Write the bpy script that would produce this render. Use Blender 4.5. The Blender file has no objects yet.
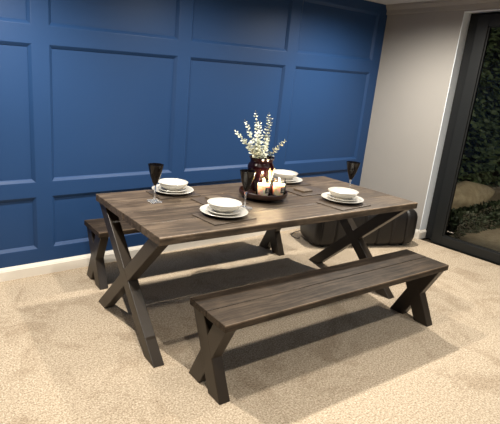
import bpy, bmesh, math, random
from mathutils import Vector, Matrix, noise
random.seed(7)
C = bpy.context.scene.collection
PI = math.pi

# ------------------------------------------------------------------ camera
F, PX, PY = 473.4, 191.83, 211.1
cd = bpy.data.cameras.new('camera'); cam = bpy.data.objects.new('camera', cd); C.objects.link(cam)
cd.sensor_fit = 'HORIZONTAL'; cd.sensor_width = 36.0; cd.lens = F / 500 * 36
cd.shift_x = (250 - PX) / 500; cd.shift_y = -(212 - PY) / 500
cd.clip_start = 0.05
R_ = Vector((0.82888358, -0.55609721, 0.06089259)); F_ = Vector((0.54908069, 0.78789665, -0.27879969)); U_ = Vector((0.10706266, 0.26452742, 0.95841683))
m = Matrix.Identity(4)
for i in range(3):
    m[i][0] = R_[i]; m[i][1] = U_[i]; m[i][2] = -F_[i]
m[0][3], m[1][3], m[2][3] = -0.8874, -3.4324, 1.5686
cam.matrix_world = m
bpy.context.scene.camera = cam

# ------------------------------------------------------------------ world, lights, exposure
w = bpy.data.worlds.new('night'); bpy.context.scene.world = w; w.use_nodes = True
bg = w.node_tree.nodes['Background']; bg.inputs[0].default_value = (0.35, 0.5, 0.8, 1); bg.inputs[1].default_value = 0.012
vs = bpy.context.scene.view_settings
vs.view_transform = 'Standard'; vs.look = 'None'; vs.gamma = 1; vs.use_curve_mapping = False
vs.exposure = 0.0
CEIL = 2.402
WARM = (1.0, 0.94, 0.84)
def spot(x, y, energy, size=165, blend=1.0, col=WARM, rad=0.014):
    l = bpy.data.lights.new('downlight_lamp', 'SPOT'); o = bpy.data.objects.new('downlight_lamp', l); C.objects.link(o)
    l.energy = energy; l.spot_size = math.radians(size); l.spot_blend = blend; l.color = col; l.shadow_soft_size = rad
    o.location = (x, y, CEIL - 0.03)
for x, y, e in ((-0.15, -0.84, 235), (1.35, -0.86, 110), (2.92, -0.90, 240)): spot(x, y, e)
for x, y, e in ((-0.15, -1.94, 92), (1.35, -1.94, 42), (2.80, -1.96, 60)): spot(x, y, e)
for x, y, e in ((-0.45, -2.97, 92), (1.15, -3.00, 50), (2.70, -3.05, 50)): spot(x, y, e)
# unseen cool fill, added behind the camera to brighten the reveal and walls
l = bpy.data.lights.new('cool_fill', 'AREA'); o = bpy.data.objects.new('cool_fill', l); C.objects.link(o)
l.shape = 'RECTANGLE'; l.size = 1.2; l.size_y = .6; l.energy = 34; l.color = (.72, .86, 1.0); o.location = (2.5, -4.9, CEIL - .02)
# unseen spot added outside the door to brighten hedge, boulder and paving
l = bpy.data.lights.new('patio_fill', 'SPOT'); o = bpy.data.objects.new('patio_fill', l); C.objects.link(o)
l.energy = 330; l.color = (1, .88, .7); l.shadow_soft_size = .06; l.spot_size = math.radians(54); l.spot_blend = .4
o.location = (4.35, -4.3, 2.3); o.rotation_euler = (Vector((6.5, 0, .5)) - o.location).to_track_quat('-Z', 'Y').to_euler()

# ------------------------------------------------------------------ materials
def mat(name, col=(.5, .5, .5), rough=.5, metal=0, spec=.5, **kw):
    M = bpy.data.materials.new(name); M.use_nodes = True
    b = M.node_tree.nodes['Principled BSDF']
    b.inputs['Base Color'].default_value = (*col, 1); b.inputs['Roughness'].default_value = rough
    b.inputs['Metallic'].default_value = metal; b.inputs['Specular IOR Level'].default_value = spec
    for k, v in kw.items(): b.inputs[k.replace('_', ' ')].default_value = v
    return M
class NT:
    def __init__(s, M): s.t = M.node_tree; s.b = s.t.nodes.get('Principled BSDF'); s.M = M
    def n(s, typ, ins=None, **props):
        d = s.t.nodes.new(typ)
        for k, v in props.items(): setattr(d, k, v)
        for k, v in (ins or {}).items():
            if isinstance(v, bpy.types.NodeSocket): s.t.links.new(v, d.inputs[k])
            else: d.inputs[k].default_value = v
        return d
    def l(s, a, b): s.t.links.new(a, b)
    def ramp(s, fac, stops):
        d = s.t.nodes.new('ShaderNodeValToRGB'); e = d.color_ramp.elements
        while len(e) < len(stops): e.new(.5)
        for i, (p, c) in enumerate(stops): e[i].position = p; e[i].color = (*c, 1) if len(c) == 3 else c
        s.l(fac, d.inputs[0]); return d
    def bump(s, h, strength, dist=.01):
        d = s.n('ShaderNodeBump', {'Height': h, 'Strength': strength, 'Distance': dist}); s.l(d.outputs[0], s.b.inputs['Normal']); return d

def mat_carpet():
    M = mat('beige_carpet', rough=1, spec=.1); t = NT(M)
    co = t.n('ShaderNodeTexCoord').outputs['Object']
    fine = t.n('ShaderNodeTexNoise', {'Vector': co, 'Scale': 105, 'Detail': 4, 'Roughness': .75}).outputs[0]
    midn = t.n('ShaderNodeTexNoise', {'Vector': co, 'Scale': 45, 'Detail': 3, 'Roughness': .7}).outputs[0]
    big = t.n('ShaderNodeTexNoise', {'Vector': co, 'Scale': 2.6, 'Detail': 5, 'Roughness': .72, 'Distortion': .6}).outputs[0]
    base = t.ramp(fine, [(.32, (.20, .142, .09)), (.52, (.52, .425, .315)), (.70, (.78, .675, .53))])
    patch = t.ramp(big, [(.38, (.80, .775, .75)), (.50, (1, 1, 1)), (.66, (1.0, 1.0, 1.0))])
    mid = t.ramp(midn, [(.3, (.86, .85, .83)), (.6, (1, 1, 1))])
    a = t.n('ShaderNodeMix', data_type='RGBA', blend_type='MULTIPLY'); a.inputs[0].default_value = 1
    t.l(base.outputs[0], a.inputs[6]); t.l(patch.outputs[0], a.inputs[7])
    b = t.n('ShaderNodeMix', data_type='RGBA', blend_type='MULTIPLY'); b.inputs[0].default_value = 1
    t.l(a.outputs[2], b.inputs[6]); t.l(mid.outputs[0], b.inputs[7])
    t.l(b.outputs[2], t.b.inputs['Base Color'])
    t.bump(fine, .6, .006)
    return M

def mat_wood(name, dark, mid_, light, nb, bw, zt, rough=.42, sp=.4):
    """stained softwood boards running along local x; bw = board width"""
    M = mat(name, rough=rough, spec=sp); t = NT(M)
    co = t.n('ShaderNodeTexCoord').outputs['Object']
    sep = t.n('ShaderNodeSeparateXYZ', {0: co})
    q = t.n('ShaderNodeMath', {0: sep.outputs[1], 1: bw}, operation='DIVIDE')
    q2 = t.n('ShaderNodeMath', {0: q.outputs[0], 1: nb * .5}, operation='ADD')
    fl = t.n('ShaderNodeMath', {0: q2.outputs[0]}, operation='FLOOR')
    wn = t.n('ShaderNodeTexWhiteNoise', {'W': fl.outputs[0]}, noise_dimensions='1D')
    off = t.n('ShaderNodeVectorMath', {0: wn.outputs['Color'], 1: (9, 9, 9)}, operation='MULTIPLY')
    ad = t.n('ShaderNodeVectorMath', {0: co, 1: off.outputs[0]}, operation='ADD')
    warp = t.n('ShaderNodeTexNoise', {'Vector': ad.outputs[0], 'Scale': 2.2, 'Detail': 2})
    wsc = t.n('ShaderNodeVectorMath', {0: warp.outputs['Color'], 1: (0, .07, .03)}, operation='MULTIPLY')
    ad2 = t.n('ShaderNodeVectorMath', {0: ad.outputs[0], 1: wsc.outputs[0]}, operation='ADD')
    mp = t.n('ShaderNodeMapping', {'Vector': ad2.outputs[0], 'Scale': (1.6, 30, 30)})
    g = t.n('ShaderNodeTexNoise', {'Vector': mp.outputs[0], 'Scale': 1.6, 'Detail': 7, 'Roughness': .68}).outputs[0]
    mp2 = t.n('ShaderNodeMapping', {'Vector': ad2.outputs[0], 'Scale': (3, 110, 110)})
    f = t.n('ShaderNodeTexNoise', {'Vector': mp2.outputs[0], 'Scale': 1.5, 'Detail': 4, 'Roughness': .7}).outputs[0]
    blot = t.n('ShaderNodeTexNoise', {'Vector': ad.outputs[0], 'Scale': 5, 'Detail': 5, 'Roughness': .65}).outputs[0]
    kn = t.n('ShaderNodeTexVoronoi', {'Vector': t.n('ShaderNodeMapping', {'Vector': ad.outputs[0], 'Scale': (1.6, 3.2, 1)}).outputs[0], 'Scale': 1.3})
    kd = t.ramp(kn.outputs['Distance'], [(.02, (.25, .25, .25)), (.075, (1, 1, 1))])
    s1 = t.n('ShaderNodeMath', {0: g, 1: .6}, operation='MULTIPLY')
    s2 = t.n('ShaderNodeMath', {0: blot, 1: .28, 2: s1.outputs[0]}, operation='MULTIPLY_ADD')
    s3 = t.n('ShaderNodeMath', {0: f, 1: .22, 2: s2.outputs[0]}, operation='MULTIPLY_ADD')
    s4 = t.n('ShaderNodeMath', {0: wn.outputs['Value'], 1: .07, 2: s3.outputs[0]}, operation='MULTIPLY_ADD')
    r = t.ramp(s4.outputs[0], [(.43, dark), (.57, mid_), (.72, light)])
    a = t.n('ShaderNodeMix', data_type='RGBA', blend_type='MULTIPLY'); a.inputs[0].default_value = .8
    t.l(r.outputs[0], a.inputs[6]); t.l(kd.outputs[0], a.inputs[7])
    ay = t.n('ShaderNodeMath', {0: sep.outputs[1]}, operation='ABSOLUTE')  # lit-arris highlight painted as paler wood along top edges and seams
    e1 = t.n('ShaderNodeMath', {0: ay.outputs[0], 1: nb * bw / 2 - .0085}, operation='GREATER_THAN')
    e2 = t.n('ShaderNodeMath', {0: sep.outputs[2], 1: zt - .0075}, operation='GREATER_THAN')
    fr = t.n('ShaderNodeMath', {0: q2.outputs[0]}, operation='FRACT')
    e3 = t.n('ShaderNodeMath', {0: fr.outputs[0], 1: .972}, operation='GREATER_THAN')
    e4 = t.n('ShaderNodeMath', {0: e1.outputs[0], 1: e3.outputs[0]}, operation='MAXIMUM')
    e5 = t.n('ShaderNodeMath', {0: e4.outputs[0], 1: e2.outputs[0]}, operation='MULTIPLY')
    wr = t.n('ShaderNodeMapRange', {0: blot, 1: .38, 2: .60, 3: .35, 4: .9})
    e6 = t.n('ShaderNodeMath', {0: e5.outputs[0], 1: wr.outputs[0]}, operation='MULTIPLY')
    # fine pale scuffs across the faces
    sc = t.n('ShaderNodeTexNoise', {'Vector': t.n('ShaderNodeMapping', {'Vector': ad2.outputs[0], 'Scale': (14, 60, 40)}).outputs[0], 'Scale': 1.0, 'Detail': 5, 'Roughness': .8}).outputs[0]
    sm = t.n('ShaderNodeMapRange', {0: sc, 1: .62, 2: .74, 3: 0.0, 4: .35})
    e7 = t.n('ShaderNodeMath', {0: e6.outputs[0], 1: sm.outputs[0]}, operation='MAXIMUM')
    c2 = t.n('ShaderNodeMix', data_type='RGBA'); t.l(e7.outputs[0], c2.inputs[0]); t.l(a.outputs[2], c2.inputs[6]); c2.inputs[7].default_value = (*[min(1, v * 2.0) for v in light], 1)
    t.l(c2.outputs[2], t.b.inputs['Base Color'])
    rr = t.n('ShaderNodeMapRange', {0: s3.outputs[0], 1: .4, 2: .75, 3: rough + .1, 4: rough - .06}); t.l(rr.outputs[0], t.b.inputs['Roughness'])
    t.bump(s3.outputs[0], .35, .004)
    return M

def mat_paint(name, col, rough, bump=.05, sc=60, spec=.4):
    M = mat(name, col, rough, spec=spec); t = NT(M)
    co = t.n('ShaderNodeTexCoord').outputs['Object']
    n1 = t.n('ShaderNodeTexNoise', {'Vector': co, 'Scale': sc, 'Detail': 3}).outputs[0]
    n2 = t.n('ShaderNodeTexNoise', {'Vector': co, 'Scale': 1.3, 'Detail': 3}).outputs[0]
    r = t.ramp(n2, [(.3, tuple(c * .95 for c in col)), (.7, col)])
    t.l(r.outputs[0], t.b.inputs['Base Color'])
    t.bump(n1, bump, .003)
    return M

def mat_glass(name, tint=(1, 1, 1), refl=1.0, ior=1.45):
    """thin pane: fresnel mirror over straight transparency, both faces alike"""
    M = bpy.data.materials.new(name); M.use_nodes = True; t = M.node_tree; t.nodes.clear()
    o = t.nodes.new('ShaderNodeOutputMaterial'); mx = t.nodes.new('ShaderNodeMixShader'); fr = t.nodes.new('ShaderNodeFresnel')
    tr = t.nodes.new('ShaderNodeBsdfTransparent'); gl = t.nodes.new('ShaderNodeBsdfGlossy')
    tr.inputs[0].default_value = (*tint, 1); gl.inputs['Roughness'].default_value = .0; fr.inputs[0].default_value = ior
    gl.inputs[0].default_value = (refl, refl, refl, 1)
    t.links.new(fr.outputs[0], mx.inputs[0]); t.links.new(tr.outputs[0], mx.inputs[1]); t.links.new(gl.outputs[0], mx.inputs[2])
    t.links.new(mx.outputs[0], o.inputs[0]); return M

def mat_leather():
    M = mat('black_leather', (.010, .0085, .008), .42, spec=.35); t = NT(M)
    co = t.n('ShaderNodeTexCoord').outputs['Object']
    v = t.n('ShaderNodeTexVoronoi', {'Vector': co, 'Scale': 140}).outputs[0]
    n1 = t.n('ShaderNodeTexNoise', {'Vector': co, 'Scale': 9, 'Detail': 4}).outputs[0]
    s = t.n('ShaderNodeMath', {0: n1, 1: 2.5, 2: v}, operation='MULTIPLY_ADD')
    t.bump(s.outputs[0], .25, .003); return M

def mat_leaf(name, a, b):
    M = mat(name, a, .55); t = NT(M)
    co = t.n('ShaderNodeTexCoord').outputs['Object']
    n1 = t.n('ShaderNodeTexNoise', {'Vector': co, 'Scale': 14, 'Detail': 2}).outputs[0]
    r = t.ramp(n1, [(.35, a), (.65, b)]); t.l(r.outputs[0], t.b.inputs['Base Color']); return M

def mat_stone(name, a, b, sc=12, rough=.85):
    M = mat(name, a, rough); t = NT(M)
    co = t.n('ShaderNodeTexCoord').outputs['Object']
    n1 = t.n('ShaderNodeTexNoise', {'Vector': co, 'Scale': sc, 'Detail': 8, 'Roughness': .65}).outputs[0]
    r = t.ramp(n1, [(.35, a), (.65, b)]); t.l(r.outputs[0], t.b.inputs['Base Color']); t.bump(n1, .4, .01); return M

M_carpet = mat_carpet()
M_blue = mat_paint('navy_wall_paint', (.0135, .0480, .138), .5, spec=.3)
M_wall = mat_paint('greige_wall_paint', (.345, .325, .30), .75)
M_room = mat_paint('dark_wall_paint', (.07, .07, .08), .8)
M_ceil = mat_paint('white_ceiling_paint', (.62, .62, .63), .85)
M_trim = mat_paint('white_gloss_trim', (.80, .75, .67), .35, .02)
M_reveal = mat_paint('cool_white_reveal', (.86, .92, .98), .5, .02)
M_frame = mat('anthracite_frame', (.011, .012, .012), .45, spec=.35)
M_frame2 = mat('anthracite_outer_frame', (.006, .007, .008), .55, spec=.3)
M_glass = mat_glass('window_glass', (.93, .95, .94), .35)
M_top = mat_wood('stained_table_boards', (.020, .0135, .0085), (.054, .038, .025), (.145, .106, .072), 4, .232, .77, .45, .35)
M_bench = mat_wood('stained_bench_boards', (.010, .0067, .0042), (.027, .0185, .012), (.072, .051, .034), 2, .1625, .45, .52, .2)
M_leg = mat_paint('dark_brown_painted_leg', (.027, .0188, .0118), .40, .08, 90, .5)
M_leather = mat_leather()
M_china = mat('cream_china', (.54, .52, .475), .25, spec=.5)
M_slate = mat_stone('taupe_slate', (.050, .037, .027), (.085, .064, .047), 30, .40)
M_coaster = mat_stone('tan_coaster', (.085, .062, .042), (.14, .105, .072), 40, .5)
M_black = mat('black_glass', (.004, .003, .003), .06, spec=.45)
M_clear = mat('clear_glass', (.95, .95, .95), .05, Transmission_Weight=.9, IOR=1.45)
M_jar = mat_glass('jar_glass', (.98, .97, .96), 1.0, 1.16)
M_plum = mat('plum_glass', (.007, .0014, .002), .14, spec=.35)
M_tray = mat_stone('dark_mango_wood', (.016, .006, .004), (.032, .012, .008), 20, .32)
M_wax = mat('cream_wax', (.92, .84, .70), .5, Subsurface_Weight=1.0, Subsurface_Radius=(1, .6, .35), Subsurface_Scale=.03)
M_label = mat('charcoal_label', (.02, .018, .017), .6)
M_mark = mat('pale_label_print', (.5, .46, .4), .6)
M_reed = mat('reed_sticks', (.55, .42, .25), .7)
M_leafp = mat_leaf('eucalyptus_leaf', (.46, .50, .38), (.80, .80, .68))
M_stem = mat('eucalyptus_stem', (.28, .24, .13), .7)
M_hedge = mat_leaf('dark_hedge_leaf', (.06, .095, .05), (.13, .18, .085))
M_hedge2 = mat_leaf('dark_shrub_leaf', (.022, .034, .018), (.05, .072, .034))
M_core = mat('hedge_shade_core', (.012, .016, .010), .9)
M_rock = mat_stone('pale_boulder', (.34, .27, .18), (.50, .42, .29), 9)
M_patio = mat_stone('patio_paving', (.34, .27, .19), (.47, .39, .28), 16)
M_cable = mat('black_cable', (.012, .010, .009), .5)
M_flame = bpy.data.materials.new('candle_flame'); M_flame.use_nodes = True
e = M_flame.node_tree.nodes['Principled BSDF']; e.inputs['Emission Color'].default_value = (1, .62, .25, 1); e.inputs['Emission Strength'].default_value = 40

# ------------------------------------------------------------------ mesh helpers
def obj(name, bm, M, parent=None, smooth=None, bevel=0, seg=2):
    bmesh.ops.recalc_face_normals(bm, faces=bm.faces[:])
    me = bpy.data.meshes.new(name); bm.to_mesh(me); bm.free(); me.materials.append(M)
    o = bpy.data.objects.new(name, me); C.objects.link(o)
    if parent: o.parent = parent
    if smooth is not None:
        me.polygons.foreach_set('use_smooth', [True] * len(me.polygons))
        me.set_sharp_from_angle(angle=math.radians(smooth))
    if bevel:
        b = o.modifiers.new('bevel', 'BEVEL'); b.width = bevel; b.segments = seg; b.limit_method = 'ANGLE'; b.angle_limit = math.radians(30)
    return o
def tag(o, label, cat, group=None, kind=None):
    o['label'] = label; o['category'] = cat
    if group: o['group'] = group
    if kind: o['kind'] = kind
    return o
def thing(name, label, cat, loc=(0, 0, 0), rz=0, group=None):
    o = bpy.data.objects.new(name, None); C.objects.link(o); o.location = loc; o.rotation_euler = (0, 0, rz); o.empty_display_size = .1
    return tag(o, label, cat, group)
def struct(name, bm, M, **k):
    o = obj(name, bm, M, **k); o['kind'] = 'structure'; return o
def box(bm, x0, x1, y0, y1, z0, z1):
    v = [bm.verts.new(p) for p in ((x0, y0, z0), (x1, y0, z0), (x1, y1, z0), (x0, y1, z0), (x0, y0, z1), (x1, y0, z1), (x1, y1, z1), (x0, y1, z1))]
    for f in ((3, 2, 1, 0), (4, 5, 6, 7), (0, 1, 5, 4), (1, 2, 6, 5), (2, 3, 7, 6), (3, 0, 4, 7)): bm.faces.new([v[i] for i in f])
    return v
def boxm(*a): bm = bmesh.new(); box(bm, *a); return bm
def prism_x(bm, pts, x0, x1):
    """polygon in the y-z plane pushed along x"""
    a = [bm.verts.new((x0, y, z)) for y, z in pts]; b = [bm.verts.new((x1, y, z)) for y, z in pts]; n = len(pts)
    bm.faces.new(a[::-1]); bm.faces.new(b)
    for i in range(n): bm.faces.new((a[i], a[(i + 1) % n], b[(i + 1) % n], b[i]))
def lathe(bm, prof, n=48, cx=0, cy=0):
    """profile of (r, z); r = 0 closes to a pole"""
    rings = []
    for r, z in prof:
        if r < 1e-6: rings.append([bm.verts.new((cx, cy, z))])
        else: rings.append([bm.verts.new((cx + r * math.cos(2 * PI * k / n), cy + r * math.sin(2 * PI * k / n), z)) for k in range(n)])
    for A, B in zip(rings, rings[1:]):
        for k in range(n):
            k2 = (k + 1) % n
            if len(A) == 1 and len(B) == 1: continue
            if len(A) == 1: bm.faces.new((A[0], B[k2], B[k]))
            elif len(B) == 1: bm.faces.new((A[k], A[k2], B[0]))
            else: bm.faces.new((A[k], A[k2], B[k2], B[k]))
    return bm
def lat(prof, n=48): return lathe(bmesh.new(), prof, n)
def tube(bm, pts, rad, n=8):
    pts = [Vector(p) for p in pts]; rings = []
    if not isinstance(rad, (list, tuple)): rad = [rad] * len(pts)
    for i, p in enumerate(pts):
        d = (pts[min(i + 1, len(pts) - 1)] - pts[max(i - 1, 0)]).normalized()
        a = d.cross(Vector((0, 0, 1)));
        if a.length < 1e-3: a = d.cross(Vector((1, 0, 0)))
        a.normalize(); b = d.cross(a)
        rings.append([bm.verts.new(p + rad[i] * (a * math.cos(2 * PI * k / n) + b * math.sin(2 * PI * k / n))) for k in range(n)])
    for A, B in zip(rings, rings[1:]):
        for k in range(n): bm.faces.new((A[k], A[(k + 1) % n], B[(k + 1) % n], B[k]))
    bm.faces.new(rings[0][::-1]); bm.faces.new(rings[-1])
def copy_tree(o, parent=None):
    c = o.copy(); C.objects.link(c)
    if parent: c.parent = parent
    for ch in list(o.children): copy_tree(ch, c)
    return c

# ------------------------------------------------------------------ the room
XL, XR, YF = -3.2, 3.925, -5.6
bm = bmesh.new(); box(bm, XL, XR + .01, YF, 0.03, -.06, 0); struct('floor', bm, M_carpet)
struct('ceiling', boxm(XL, XR, YF, .03, CEIL, CEIL + .08), M_ceil)
struct('wall_left', boxm(XL - .1, XL, YF, .03, 0, CEIL), M_room)
struct('wall_front', boxm(XL - .1, XR + .15, YF - .1, YF, 0, CEIL), M_room)

# back wall: navy boarding, each opening ringed by a sloped moulding
def panel_wall():
    bm = bmesh.new()
    xs = [(-3.15, -2.15), (-2.03, -1.09), (-.97, .0965), (.213, 1.2696), (1.391, 2.491), (2.621, 3.786)]
    zs = [(.209, .6195), (.729, 1.6994), (1.818, 2.31)]
    X = sorted({XL, XR, *[v for a in xs for v in a]}); Z = sorted({0, CEIL, *[v for a in zs for v in a]})
    vs = {}
    def V(x, z, y=0.0):
        k = (round(x, 5), round(z, 5), y)
        if k not in vs: vs[k] = bm.verts.new((x, y, z))
        return vs[k]
    for xa, xb in zip(X, X[1:]):
        for za, zb in zip(Z, Z[1:]):
            if any(abs(a - xa) < 1e-6 and abs(b - xb) < 1e-6 for a, b in xs) and any(abs(a - za) < 1e-6 and abs(b - zb) < 1e-6 for a, b in zs):
                rings = [(0, 0.0), (.003, .001), (.022, .016), (.026, .021)]
                for (i0, y0), (i1, y1) in zip(rings, rings[1:]):
                    P = [(xa + i0, za + i0), (xb - i0, za + i0), (xb - i0, zb - i0), (xa + i0, zb - i0)]
                    Q = [(xa + i1, za + i1), (xb - i1, za + i1), (xb - i1, zb - i1), (xa + i1, zb - i1)]
                    for k in range(4):
                        k2 = (k + 1) % 4
                        bm.faces.new((V(*P[k], y0), V(*P[k2], y0), V(*Q[k2], y1), V(*Q[k], y1)))
                bm.faces.new([V(*q, y1) for q in Q])
            else:
                bm.faces.new((V(xa, za), V(xb, za), V(xb, zb), V(xa, zb)))
    # back and sides give the wall its thickness
    b = [bm.verts.new(p) for p in ((XL, .1, 0), (XR, .1, 0), (XR, .1, CEIL), (XL, .1, CEIL))]
    bm.faces.new(b[::-1])
    return bm
o = struct('wall_back', panel_wall(), M_blue)
# keep the front side facing the room
prof = [(0, 0), (-.018, 0), (-.018, .072), (-.014, .078), (-.014, .083), (-.010, .088), (-.004, .1), (0, .1)]
bm = bmesh.new(); prism_x(bm, prof, XL, XR); struct('baseboard_back', bm, M_trim)

# right wall with the door opening
YD0, YD1, ZD = -.83, -3.6, 2.29          # opening
WT = .16                                   # wall thickness
bm = bmesh.new()
box(bm, XR, XR + WT, YD0, .1, 0, CEIL); box(bm, XR, XR + WT, YF, YD1, 0, CEIL); box(bm, XR, XR + WT, YD1, YD0, ZD, CEIL)
struct('wall_right', bm, M_wall)
bm = bmesh.new(); box(bm, XR + .001, XR + .125, YD0 - .006, YD0, .1, ZD); box(bm, XR + .001, XR + .125, YD1, YD0, ZD - .006, ZD); struct('trim_2', bm, M_reveal)
def prism_y(bm, pts, y0, y1):
    a = [bm.verts.new((x, y0, z)) for x, z in pts]; b = [bm.verts.new((x, y1, z)) for x, z in pts]; n = len(pts)
    bm.faces.new(a[::-1]); bm.faces.new(b)
    for i in range(n): bm.faces.new((a[i], a[(i + 1) % n], b[(i + 1) % n], b[i]))
bm = bmesh.new(); prism_y(bm, [(XR + y, z) for y, z in prof], YD0, -.018)
# return of the baseboard into the reveal
a = [bm.verts.new((XR - .018, YD0 + y, z)) for y, z in prof]; b = [bm.verts.new((XR + .117, YD0 + y, z)) for y, z in prof]
bm.faces.new(a[::-1]); bm.faces.new(b)
for i in range(len(prof)): bm.faces.new((a[i], a[(i + 1) % len(prof)], b[(i + 1) % len(prof)], b[i]))
struct('baseboard_right', bm, M_trim)
# plain cornice on the right wall
cor = [(0, CEIL), (0, CEIL - .098), (-.018, CEIL - .098), (-.022, CEIL - .09), (-.022, CEIL - .055), (-.05, CEIL - .02), (-.055, CEIL)]
bm = bmesh.new(); prism_y(bm, [(XR + x, z) for x, z in cor], YF, 0); struct('trim_1', bm, M_wall)

# sliding door: outer frame, sash, pane
XF = XR + .125
bm = bmesh.new()
box(bm, XR + .118, XF + .06, YD0 - .09, YD0 - .006, 0, ZD - .006); box(bm, XR + .118, XF + .06, YD1, YD1 + .09, 0, ZD - .006)
box(bm, XR + .118, XF + .06, YD1 + .09, YD0 - .09, ZD - .075, ZD - .006); box(bm, XR + .078, XF + .06, YD1 + .09, YD0 - .09, 0, .028)
door = struct('door_1', bm, M_frame2, bevel=.004)
def sash(y0, y1, x):
    bm = bmesh.new(); s = .105; z0, z1 = .0, ZD - .035
    box(bm, x, x + .055, y1, y1 + s, z0, z1); box(bm, x, x + .055, y0 - s, y0, z0, z1)
    box(bm, x, x + .055, y1 + s, y0 - s, z0, .095); box(bm, x, x + .055, y1 + s, y0 - s, z1 - .1, z1)
    # glazing bead: an inner step
    for (a, b, c, d) in ((y0 - s - .014, y0 - s, .095, z1 - .1), (y1 + s, y1 + s + .014, .095, z1 - .1), (y1 + s, y0 - s, .095, .107), (y1 + s, y0 - s, z1 - .112, z1 - .1)):
        box(bm, x + .012, x + .045, a, b, c, d)
    o = obj('sash', bm, M_frame, door, bevel=.004)
    obj('pane', boxm(x + .026, x + .030, y1 + s, y0 - s, .095, z1 - .1), M_glass, o)
    return o
s1 = sash(-.948, -2.35, XR + .05)
sash(-2.25, -3.55, XR + .106)
bm = bmesh.new()
for k, (dy, wd) in enumerate(((0, .014), (.022, .008), (.036, .016), (.058, .006))): box(bm, XR + .0745, XR + .0758, -1.085 - dy - wd, -1.085 - dy, .152, .160 - (k % 2) * .003)
obj('etched_mark', bm, M_mark, s1)

# ------------------------------------------------------------------ outside
struct('ground', boxm(XR + WT, 12, -7, 4, -.10, -.02), M_patio)
def leaf_quad(bm, p, d, up, ln, wd):
    d = d.normalized(); s = d.cross(up)
    if s.length < 1e-3: s = d.cross(Vector((1, 0, 0)))
    s.normalize(); nrm = s.cross(d)
    pts = [p, p + d * ln * .35 + s * wd * .5 + nrm * ln * .05, p + d * ln * .75 + s * wd * .35, p + d * ln - nrm * ln * .08, p + d * ln * .75 - s * wd * .35, p + d * ln * .35 - s * wd * .5 + nrm * ln * .05]
    bm.faces.new([bm.verts.new(q) for q in pts])
def foliage(surface, count, ln, spread=.9):
    bm = bmesh.new()
    for _ in range(count):
        p, nrm = surface()
        d = nrm + Vector((random.uniform(-1, 1), random.uniform(-1, 1), random.uniform(-1, .6))) * spread
        l_ = ln * random.uniform(.6, 1.3)
        leaf_quad(bm, p, d, Vector((random.uniform(-1, 1), random.uniform(-1, 1), random.uniform(.2, 1))), l_, l_ * .5)
    return bm
hedge = thing('hedge', 'tall dark evergreen hedge outside the glass door', 'hedge', (6.6, .35, -.02))
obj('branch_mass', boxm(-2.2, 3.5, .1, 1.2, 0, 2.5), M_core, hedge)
def surf_h():
    x, z = random.uniform(-2.25, 3.4), random.uniform(0, 2.6)
    y = -.02 + .16 * noise.noise(Vector((x * 1.7, z * 1.7, 0))) + random.uniform(-.08, .12)
    return Vector((x, y, z)), Vector((0, -1, 0))
obj('leaves', foliage(surf_h, 6500, .10), M_hedge, hedge)
bm = bmesh.new(); bmesh.ops.create_icosphere(bm, subdivisions=4, radius=1)
for v in bm.verts:
    n_ = noise.noise(v.co * 1.6) * .16 + noise.noise(v.co * 5) * .04
    v.co *= 1 + n_
    tap = 1 - .62 * max(0, v.co.x + .1)
    v.co = Vector((v.co.x * .88, v.co.y * .23 * tap, v.co.z * .215 * tap + .20))
o = obj('boulder', bm, M_rock, smooth=60); o.location = (5.85, -.34, -.02)
tag(o, 'pale rounded boulder among dark foliage outside the glass door', 'rock')
shrub = thing('low_shrub', 'low dark leafy shrub in front of the pale boulder outside', 'shrub', (5.2, -.83, -.02))
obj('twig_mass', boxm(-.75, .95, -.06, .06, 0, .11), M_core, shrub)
def surf_s():
    x = random.uniform(-.85, 1.05); a = random.uniform(-.3, PI + .1); r = .13 + .03 * noise.noise(Vector((x * 4, a, 0)))
    return Vector((x, -r * math.cos(a) * 1.0,   .04 + max(-.03, r * 1.35 * math.sin(a)))), Vector((0, -math.cos(a), math.sin(a)))
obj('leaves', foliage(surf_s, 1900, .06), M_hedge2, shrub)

# ------------------------------------------------------------------ table and benches
def board_top(L, W, nb, t, z, gap=.0030):
    bm = bmesh.new(); bw = W / nb
    for k in range(nb):
        box(bm, -L / 2 + random.uniform(-.002, .002), L / 2 + random.uniform(-.002, .002), -W / 2 + k * bw + gap / 2, -W / 2 + (k + 1) * bw - gap / 2, z - t, z)
    return bm
def x_legs(root, L, W, H, inset, th, bar, fin):
    """four crossing bars, two at each end; horizontal cuts at floor and top"""
    for s in (-1, 1):
        xc = s * (L / 2 - inset - th / 2)
        for k, f in enumerate((1, -1)):
            h = th / 2 - (.0006 if k else 0)
            y0, y1 = -f * (W / 2 - fin), f * (W / 2 - fin)     # outer edges: foot and head
            pts = [(y0, 0), (y0 + f * bar, 0), (y1, H - .0), (y1 - f * bar, H)]
            bm = bmesh.new(); prism_x(bm, pts, xc - h, xc + h); obj('leg', bm, M_leg, root, bevel=.004)
def frame_at(x0, y0, L, W, a):
    c, s = math.cos(a), math.sin(a)
    return (x0 + c * L / 2 - s * W / 2, y0 + s * L / 2 + c * W / 2, 0)
TL, TW, TA = 2.105, .928, -.0503
tab = thing('dining_table', 'dark stained wooden dining table on crossed X legs', 'table', frame_at(.2632, -1.5201, TL, TW, TA), TA)
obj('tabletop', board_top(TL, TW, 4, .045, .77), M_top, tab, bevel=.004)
x_legs(tab, TL, TW, .725, .012, .068, .118, .028)
BL, BW = 1.832, .325
def bench(name, label, loc, a):
    r = thing(name, label, 'bench', loc, a, 'dining benches')
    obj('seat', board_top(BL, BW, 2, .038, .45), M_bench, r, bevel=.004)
    x_legs(r, BL, BW, .412, .014, .066, .105, .012)
    return r
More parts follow.
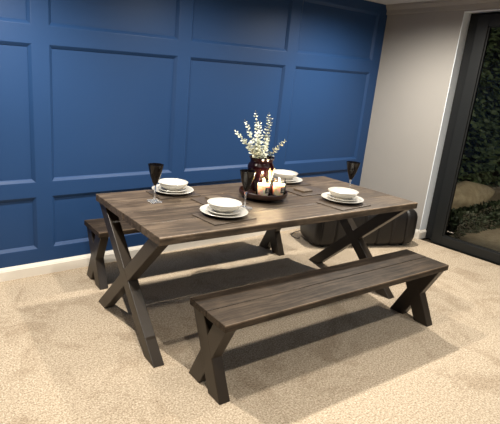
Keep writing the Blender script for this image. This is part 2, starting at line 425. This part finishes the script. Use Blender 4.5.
b1 = bench('dining_bench', 'dark wooden X-legged bench in front of the table, nearest the camera', frame_at(.396, -1.928, BL, BW, -.0385), -.0385)
b2 = copy_tree(b1); b2.location = frame_at(.388, -.4814, BL, BW, -.0442); b2.rotation_euler.z = -.0442
b2['label'] = 'dark wooden X-legged bench behind the table, along the blue wall'

# ------------------------------------------------------------------ ottoman
OL, OD, OZ0, OZ1 = 1.125, .42, .012, .40
oa = math.atan2(-.375, .94)
ott = thing('ottoman', 'black channel-stitched leather ottoman beyond the right end of the table', 'ottoman', (2.585 + .375 * OD / 2 / 1.012 + .93 * OL / 2, -.575 + .93 * OD / 2 - .37 * OL / 2, 0), oa)
bm = bmesh.new(); NS = 150; rings = []
for i in range(NS + 1):
    u = i / NS; sx = OL * (.5 - .5 * math.cos(PI * u)) if False else OL * u
    e = min(sx, OL - sx); rr = .06 if sx < OL / 2 else .09
    ins = rr * (1 - math.sqrt(max(0, 1 - ((rr - e) / rr) ** 2))) if e < rr else 0
    ch = .155; ph = ((sx - .045) % ch) / ch; dd = min(ph, 1 - ph) * ch
    if e > .05: ins += .011 * math.exp(-(dd / .010) ** 2)
    hy, hz = OD / 2 - ins, (OZ1 - OZ0) / 2 - ins; r = min(.10, hy, hz); ring = []
    for q in range(40):
        a = 2 * PI * q / 40 + .001
        # rounded rectangle by superellipse-like walk
        cq, sq = math.cos(a), math.sin(a)
        k = 5
        den = (abs(cq) ** k + abs(sq) ** k) ** (1 / k)
        ring.append(bm.verts.new((sx - OL / 2, hy * cq / den, (OZ0 + OZ1) / 2 + hz * sq / den)))
    rings.append(ring)
for A, B in zip(rings, rings[1:]):
    for k in range(40): bm.faces.new((A[k], A[(k + 1) % 40], B[(k + 1) % 40], B[k]))
bm.faces.new(rings[0][::-1]); bm.faces.new(rings[-1])
obj('cushion', bm, M_leather, ott, smooth=50)
for sx in (-1, 1):
    for sy in (-1, 1):
        bm = bmesh.new(); lathe(bm, [(0, 0), (.02, 0), (.026, .05), (0, .05)], 16, sx * (OL / 2 - .12), sy * (OD / 2 - .09)); obj('foot', bm, M_frame, ott, smooth=40)
bm = bmesh.new()
cp = [(2.715, -.24, .004), (2.68, -.27, .004), (2.66, -.22, .004), (2.685, -.16, .005), (2.74, -.13, .012), (2.80, -.115, .012), (2.90, -.09, .005), (3.05, -.06, .005)]
# smooth the path
def catmull(P, n=8):
    P = [Vector(p) for p in P]; Q = [P[0]] + P + [P[-1]]; out = []
    for i in range(1, len(Q) - 2):
        for k in range(n):
            t = k / n; a, b, c, d = Q[i - 1], Q[i], Q[i + 1], Q[i + 2]
            out.append(.5 * ((2 * b) + (c - a) * t + (2 * a - 5 * b + 4 * c - d) * t * t + (3 * b - a - 3 * c + d) * t ** 3))
    return out + [P[-1]]
tube(bm, catmull(cp), .004); tag(obj('cable', bm, M_cable, smooth=60), 'thin dark cable curling on the carpet beside the black ottoman', 'cable')

# ------------------------------------------------------------------ on the table
ZT = .7705
def rounded_slab(w_, d_, t_): return boxm(-w_ / 2, w_ / 2, -d_ / 2, d_ / 2, 0, t_)
def put(o, x, y, z, rz=0): o.location = (x, y, z); o.rotation_euler = (0, 0, rz); return o
MATS = [(.795, -1.352, .02, 'taupe placemat under the front left plate setting'),
        (1.765, -1.436, .03, 'taupe placemat under the right-hand plate setting'),
        (.800, -.776, -.05, 'taupe placemat under the plates at the back left of the table'),
        (1.86, -.80, -.06, 'taupe placemat under the plates behind the candle tray'),
        (1.80, -1.065, -.02, 'bare taupe placemat right of the candle tray with a coaster on it'),
        (.985, -1.055, -.04, 'bare taupe placemat left of the candle tray behind the front bowl')]
me_mat = None
for x, y, a, lb in MATS:
    if me_mat is None: o = obj('placemat', rounded_slab(.31, .225, .006), M_slate, bevel=.0015); me_mat = o
    else: o = me_mat.copy(); C.objects.link(o)
    put(o, x, y, ZT, a); tag(o, lb, 'placemat', 'taupe placemats')
ZM = ZT + .0065
co = None
for x, y, a, lb in ((1.765, -1.062, .03, 'square tan coaster on the bare placemat right of the tray'), (.975, -1.02, -.05, 'square tan coaster on the bare placemat behind the front bowl')):
    if co is None: o = co = obj('coaster', rounded_slab(.10, .10, .013), M_coaster, bevel=.0015)
    else: o = co.copy(); C.objects.link(o)
    put(o, x, y, ZM, a); tag(o, lb, 'coaster', 'tan coasters')
ZM2 = ZM + .0005
plate_p = [(0, .004), (.075, .004), (.078, 0), (.085, 0), (.088, .004), (.11, .008), (.143, .022), (.1445, .0245), (.143, .026), (.112, .013), (.09, .010), (0, .010)]
side_p = [(r * .73, z * .85) for r, z in plate_p]
bowl_p = [(0, .006), (.040, .006), (.042, 0), (.048, 0), (.050, .006), (.068, .013), (.089, .028), (.101, .048), (.1035, .054), (.1015, .0555), (.097, .048), (.084, .030), (.062, .0185), (.04, .012), (0, .011)]
pl = obj('dinner_plate', lat(plate_p, 72), M_china, smooth=40); sp = obj('side_plate', lat(side_p, 64), M_china, smooth=40); bo = obj('bowl', lat(bowl_p, 64), M_china, smooth=50)
SET = [(.815, -1.322, 'at the front left of the table'), (1.812, -1.385, 'at the right end of the table'), (.806, -.757, 'at the back left of the table'), (1.86, -.765, 'behind the candle tray')]
for i, (x, y, wh) in enumerate(SET):
    for src, z, cat, lb, g in ((pl, ZM2, 'plate', 'large cream dinner plate %s', 'cream dinner plates'), (sp, ZM2 + .0106, 'plate', 'smaller cream side plate under the bowl %s', 'cream side plates'), (bo, ZM2 + .0106 + .0091, 'bowl', 'cream china bowl on stacked plates %s', 'cream bowls')):
        o = src if i == 0 else src.copy()
        if i: C.objects.link(o)
        put(o, x, y, z); tag(o, lb % wh, cat, g)

# wine glasses: black tapered bowl, clear stem, square clear foot
def wine_glass(loc, rz, lb):
    r = thing('wine_glass', lb, 'glass', loc, rz, 'black wine glasses')
    obj('bowl', lat([(0, .110), (.008, .111), (.016, .124), (.032, .168), (.0455, .220), (.050, .242), (.0487, .242), (.044, .220), (.0305, .168), (.014, .128), (0, .120)], 40), M_black, r, smooth=50)
    obj('stem', lat([(0, .0102), (.012, .0102), (.0065, .022), (.0048, .05), (.006, .085), (.010, .108), (.008, .1095), (0, .1095)], 24), M_clear, r, smooth=60)
    bm = bmesh.new(); box(bm, -.036, .036, -.036, .036, 0, .010); obj('foot', bm, M_clear, r, bevel=.002)
    return r
g1 = wine_glass((.575, -.912, ZT), -.05, 'black wine glass on clear stem at the left of the table')
for x, y, lb in ((1.035, -1.252, 'black wine glass on clear stem in front of the candle tray'), (2.062, -1.245, 'black wine glass on clear stem at the right end of the table')):
    o = copy_tree(g1); o.location = (x, y, ZT); o['label'] = lb

# footed tray
TX, TY = 1.325, -1.10
tr = thing('candle_tray', 'round dark wooden footed tray holding candles and vase', 'tray', (TX, TY, ZT))
obj('dish', lat([(0, .020), (.146, .020), (.160, .026), (.166, .036), (.167, .057), (.1645, .060), (.1605, .058), (.1585, .034), (.154, .0285), (0, .0285)], 72), M_tray, tr, smooth=45)
obj('pedestal_foot', lat([(0, 0), (.062, 0), (.065, .006), (.05, .0195), (0, .0195)], 48), M_tray, tr, smooth=45)
ZY = ZT + .029
def candle(x, y, lb, ang):
    r = thing('jar_candle', lb, 'candle', (x, y, ZY), ang, 'jar candles on the tray')
    obj('jar', lat([(0, 0), (.044, 0), (.048, .005), (.0485, .088), (.045, .097), (.040, .102), (.040, .110), (.042, .112), (.042, .119), (.0395, .119), (.038, .112), (.0375, .102), (.043, .096), (.0465, .088), (.046, .006), (.043, .003), (0, .003)], 48), M_jar, r, smooth=50)
    obj('wax', lat([(0, .0035), (.0435, .0035), (.0455, .008), (.0455, .078), (.043, .080), (0, .078)], 40), M_wax, r, smooth=50)
    bm = bmesh.new(); lathe(bm, [(0, .078), (.0012, .078), (.0012, .087), (0, .087)], 8); obj('wick', bm, M_label, r)
    obj('flame', lat([(0, .085), (.005, .091), (.0062, .098), (.004, .109), (0, .121)], 16), M_flame, r, smooth=60)
    bm = bmesh.new(); n = 10                                   # wrap-round label facing local -x side
    for a0, a1, z0, z1, rad in ((-.32, .42, .026, .066, .0494),):
        ring = []
        for k in range(n + 1):
            a = a0 + (a1 - a0) * k / n
            ring.append([bm.verts.new((q * math.cos(a), q * math.sin(a), z)) for q, z in ((rad - .0006, z0), (rad, z0), (rad, z1), (rad - .0006, z1))])
        for A, B in zip(ring, ring[1:]):
            for k in range(4): bm.faces.new((A[k], A[(k + 1) % 4], B[(k + 1) % 4], B[k]))
        bm.faces.new(ring[0]); bm.faces.new(ring[-1][::-1])
    lbl = obj('label', bm, M_label, r)
    bm = bmesh.new()
    for z, a0, a1 in ((.056, -.15, .25), (.046, -.10, .20), (.036, -.18, .28)):
        ring = []
        for k in range(7):
            a = a0 + (a1 - a0) * k / 6
            ring.append([bm.verts.new((q * math.cos(a), q * math.sin(a), zz)) for q, zz in ((.0495, z), (.0498, z), (.0498, z + .0025), (.0495, z + .0025))])
        for A, B in zip(ring, ring[1:]):
            for k in range(4): bm.faces.new((A[k], A[(k + 1) % 4], B[(k + 1) % 4], B[k]))
    obj('label_print', bm, M_mark, lbl)
    l = bpy.data.lights.new('candle_light', 'POINT'); l.energy = 2.2; l.color = (1, .76, .46); l.shadow_soft_size = .012
    lo = bpy.data.objects.new('candle_light', l); C.objects.link(lo); lo.parent = r; lo.location = (0, 0, .1245)
    return r
va = math.atan2(-3.43 + 1.08, -.887 - 1.36)
candle(1.300, -1.125, 'lit cream candle in a glass jar, left of the two on the tray', va + .62)
candle(1.411, -1.158, 'lit cream candle in a glass jar, right of the two on the tray', va + .62)
vx, vy = 1.367, -1.008
vase = lat([(0, 0), (.042, 0), (.046, .006), (.060, .05), (.082, .11), (.093, .16), (.094, .175), (.088, .192), (.079, .204), (.077, .212), (.081, .226), (.089, .240), (.086, .242), (.077, .226), (.072, .212), (.075, .202), (.085, .188), (.089, .17), (.076, .11), (.042, .012), (0, .008)], 56)
o = obj('vase', vase, M_plum, smooth=50); put(o, vx, vy, ZY); tag(o, 'glossy dark plum vase holding eucalyptus on the tray', 'vase')
rd = thing('reed_diffuser', 'small reed diffuser with pale sticks between the two candles', 'diffuser', (1.366, -1.108, ZY))
obj('bottle', lat([(0, 0), (.016, 0), (.018, .003), (.018, .05), (.012, .060), (.008, .064), (.008, .075), (.0065, .075), (.0065, .064), (.016, .048), (.0155, .005), (0, .004)], 24), M_plum, rd, smooth=50)
for k in range(7):
    a = 2 * PI * k / 7 + .3; bm = bmesh.new()
    tube(bm, [(-.0035 * math.cos(a), -.0035 * math.sin(a), .007), (.003 * math.cos(a), .003 * math.sin(a), .074), (.024 * math.cos(a), -.014 + .010 * math.sin(a), .165 + .02 * random.random())], .0019, 6)
    obj('reed', bm, M_reed, rd)

# eucalyptus: one bunch of stems, each with its own paired leaves
eu = thing('eucalyptus_bunch', 'bunch of pale green eucalyptus sprigs standing in the plum vase', 'plant', (vx, vy, ZY + .02))
tips = [(1.285, -.98, 1.365), (1.400, -.99, 1.355), (1.105, -1.0, 1.235), (1.555, -1.02, 1.165), (1.205, -.97, 1.305), (1.335, -.95, 1.275), (1.445, -.97, 1.315), (1.24, -1.05, 1.24), (1.34, -1.07, 1.19), (1.47, -.93, 1.17), (1.30, -1.02, 1.30)]
for t3 in tips:
    tip = Vector(t3) + Vector((-.02, -.03, -.005)) - Vector((vx, vy, ZY + .02)); d = Vector((tip.x, tip.y, 0)); d = d / max(d.length, 1e-3)
    lean = min(.05, Vector((tip.x, tip.y, 0)).length * .4)
    P = catmull([(-d.x * .015, -d.y * .015, .0), (d.x * .008, d.y * .008, .11), (d.x * lean * .9, d.y * lean * .9, .205), (d.x * lean * .4 + tip.x * .5, d.y * lean * .4 + tip.y * .5, .205 + (tip.z - .205) * .55), tuple(tip)], 8)
    bm = bmesh.new(); n = len(P); tube(bm, P, [.0022 - .0012 * i / n for i in range(n)], 6); st = obj('stem', bm, M_stem, eu)
    bm = bmesh.new(); acc = 0; step = .0155; turn = random.random() * 3
    for a, b in zip(P, P[1:]):
        acc += (b - a).length
        if a.z < .205: acc = 0; continue
        while acc > step:
            acc -= step; fr = (a.z - .2) / max(.05, tip.z - .2)
            ax = (b - a).normalized(); s = ax.cross(Vector((0, 0, 1)));
            if s.length < .05: s = ax.cross(Vector((1, 0, 0)))
            s.normalize(); u = ax.cross(s); turn += 1.35
            sz = .034 * (1 - .55 * fr) * random.uniform(.8, 1.15)
            for h in (0, PI):
                out = s * math.cos(turn + h) + u * math.sin(turn + h)
                dl = (out + ax * .45).normalized(); sd = dl.cross(ax).normalized(); up = sd.cross(dl)
                pts = []
                for k in range(8):
                    q = 2 * PI * k / 8
                    pts.append(a + dl * (sz * .5 - sz * .5 * math.cos(q)) + sd * sz * .40 * math.sin(q) + up * sz * .10 * math.cos(2 * q))
                bm.faces.new([bm.verts.new(p) for p in pts])
    obj('leaves', bm, M_leafp, st)
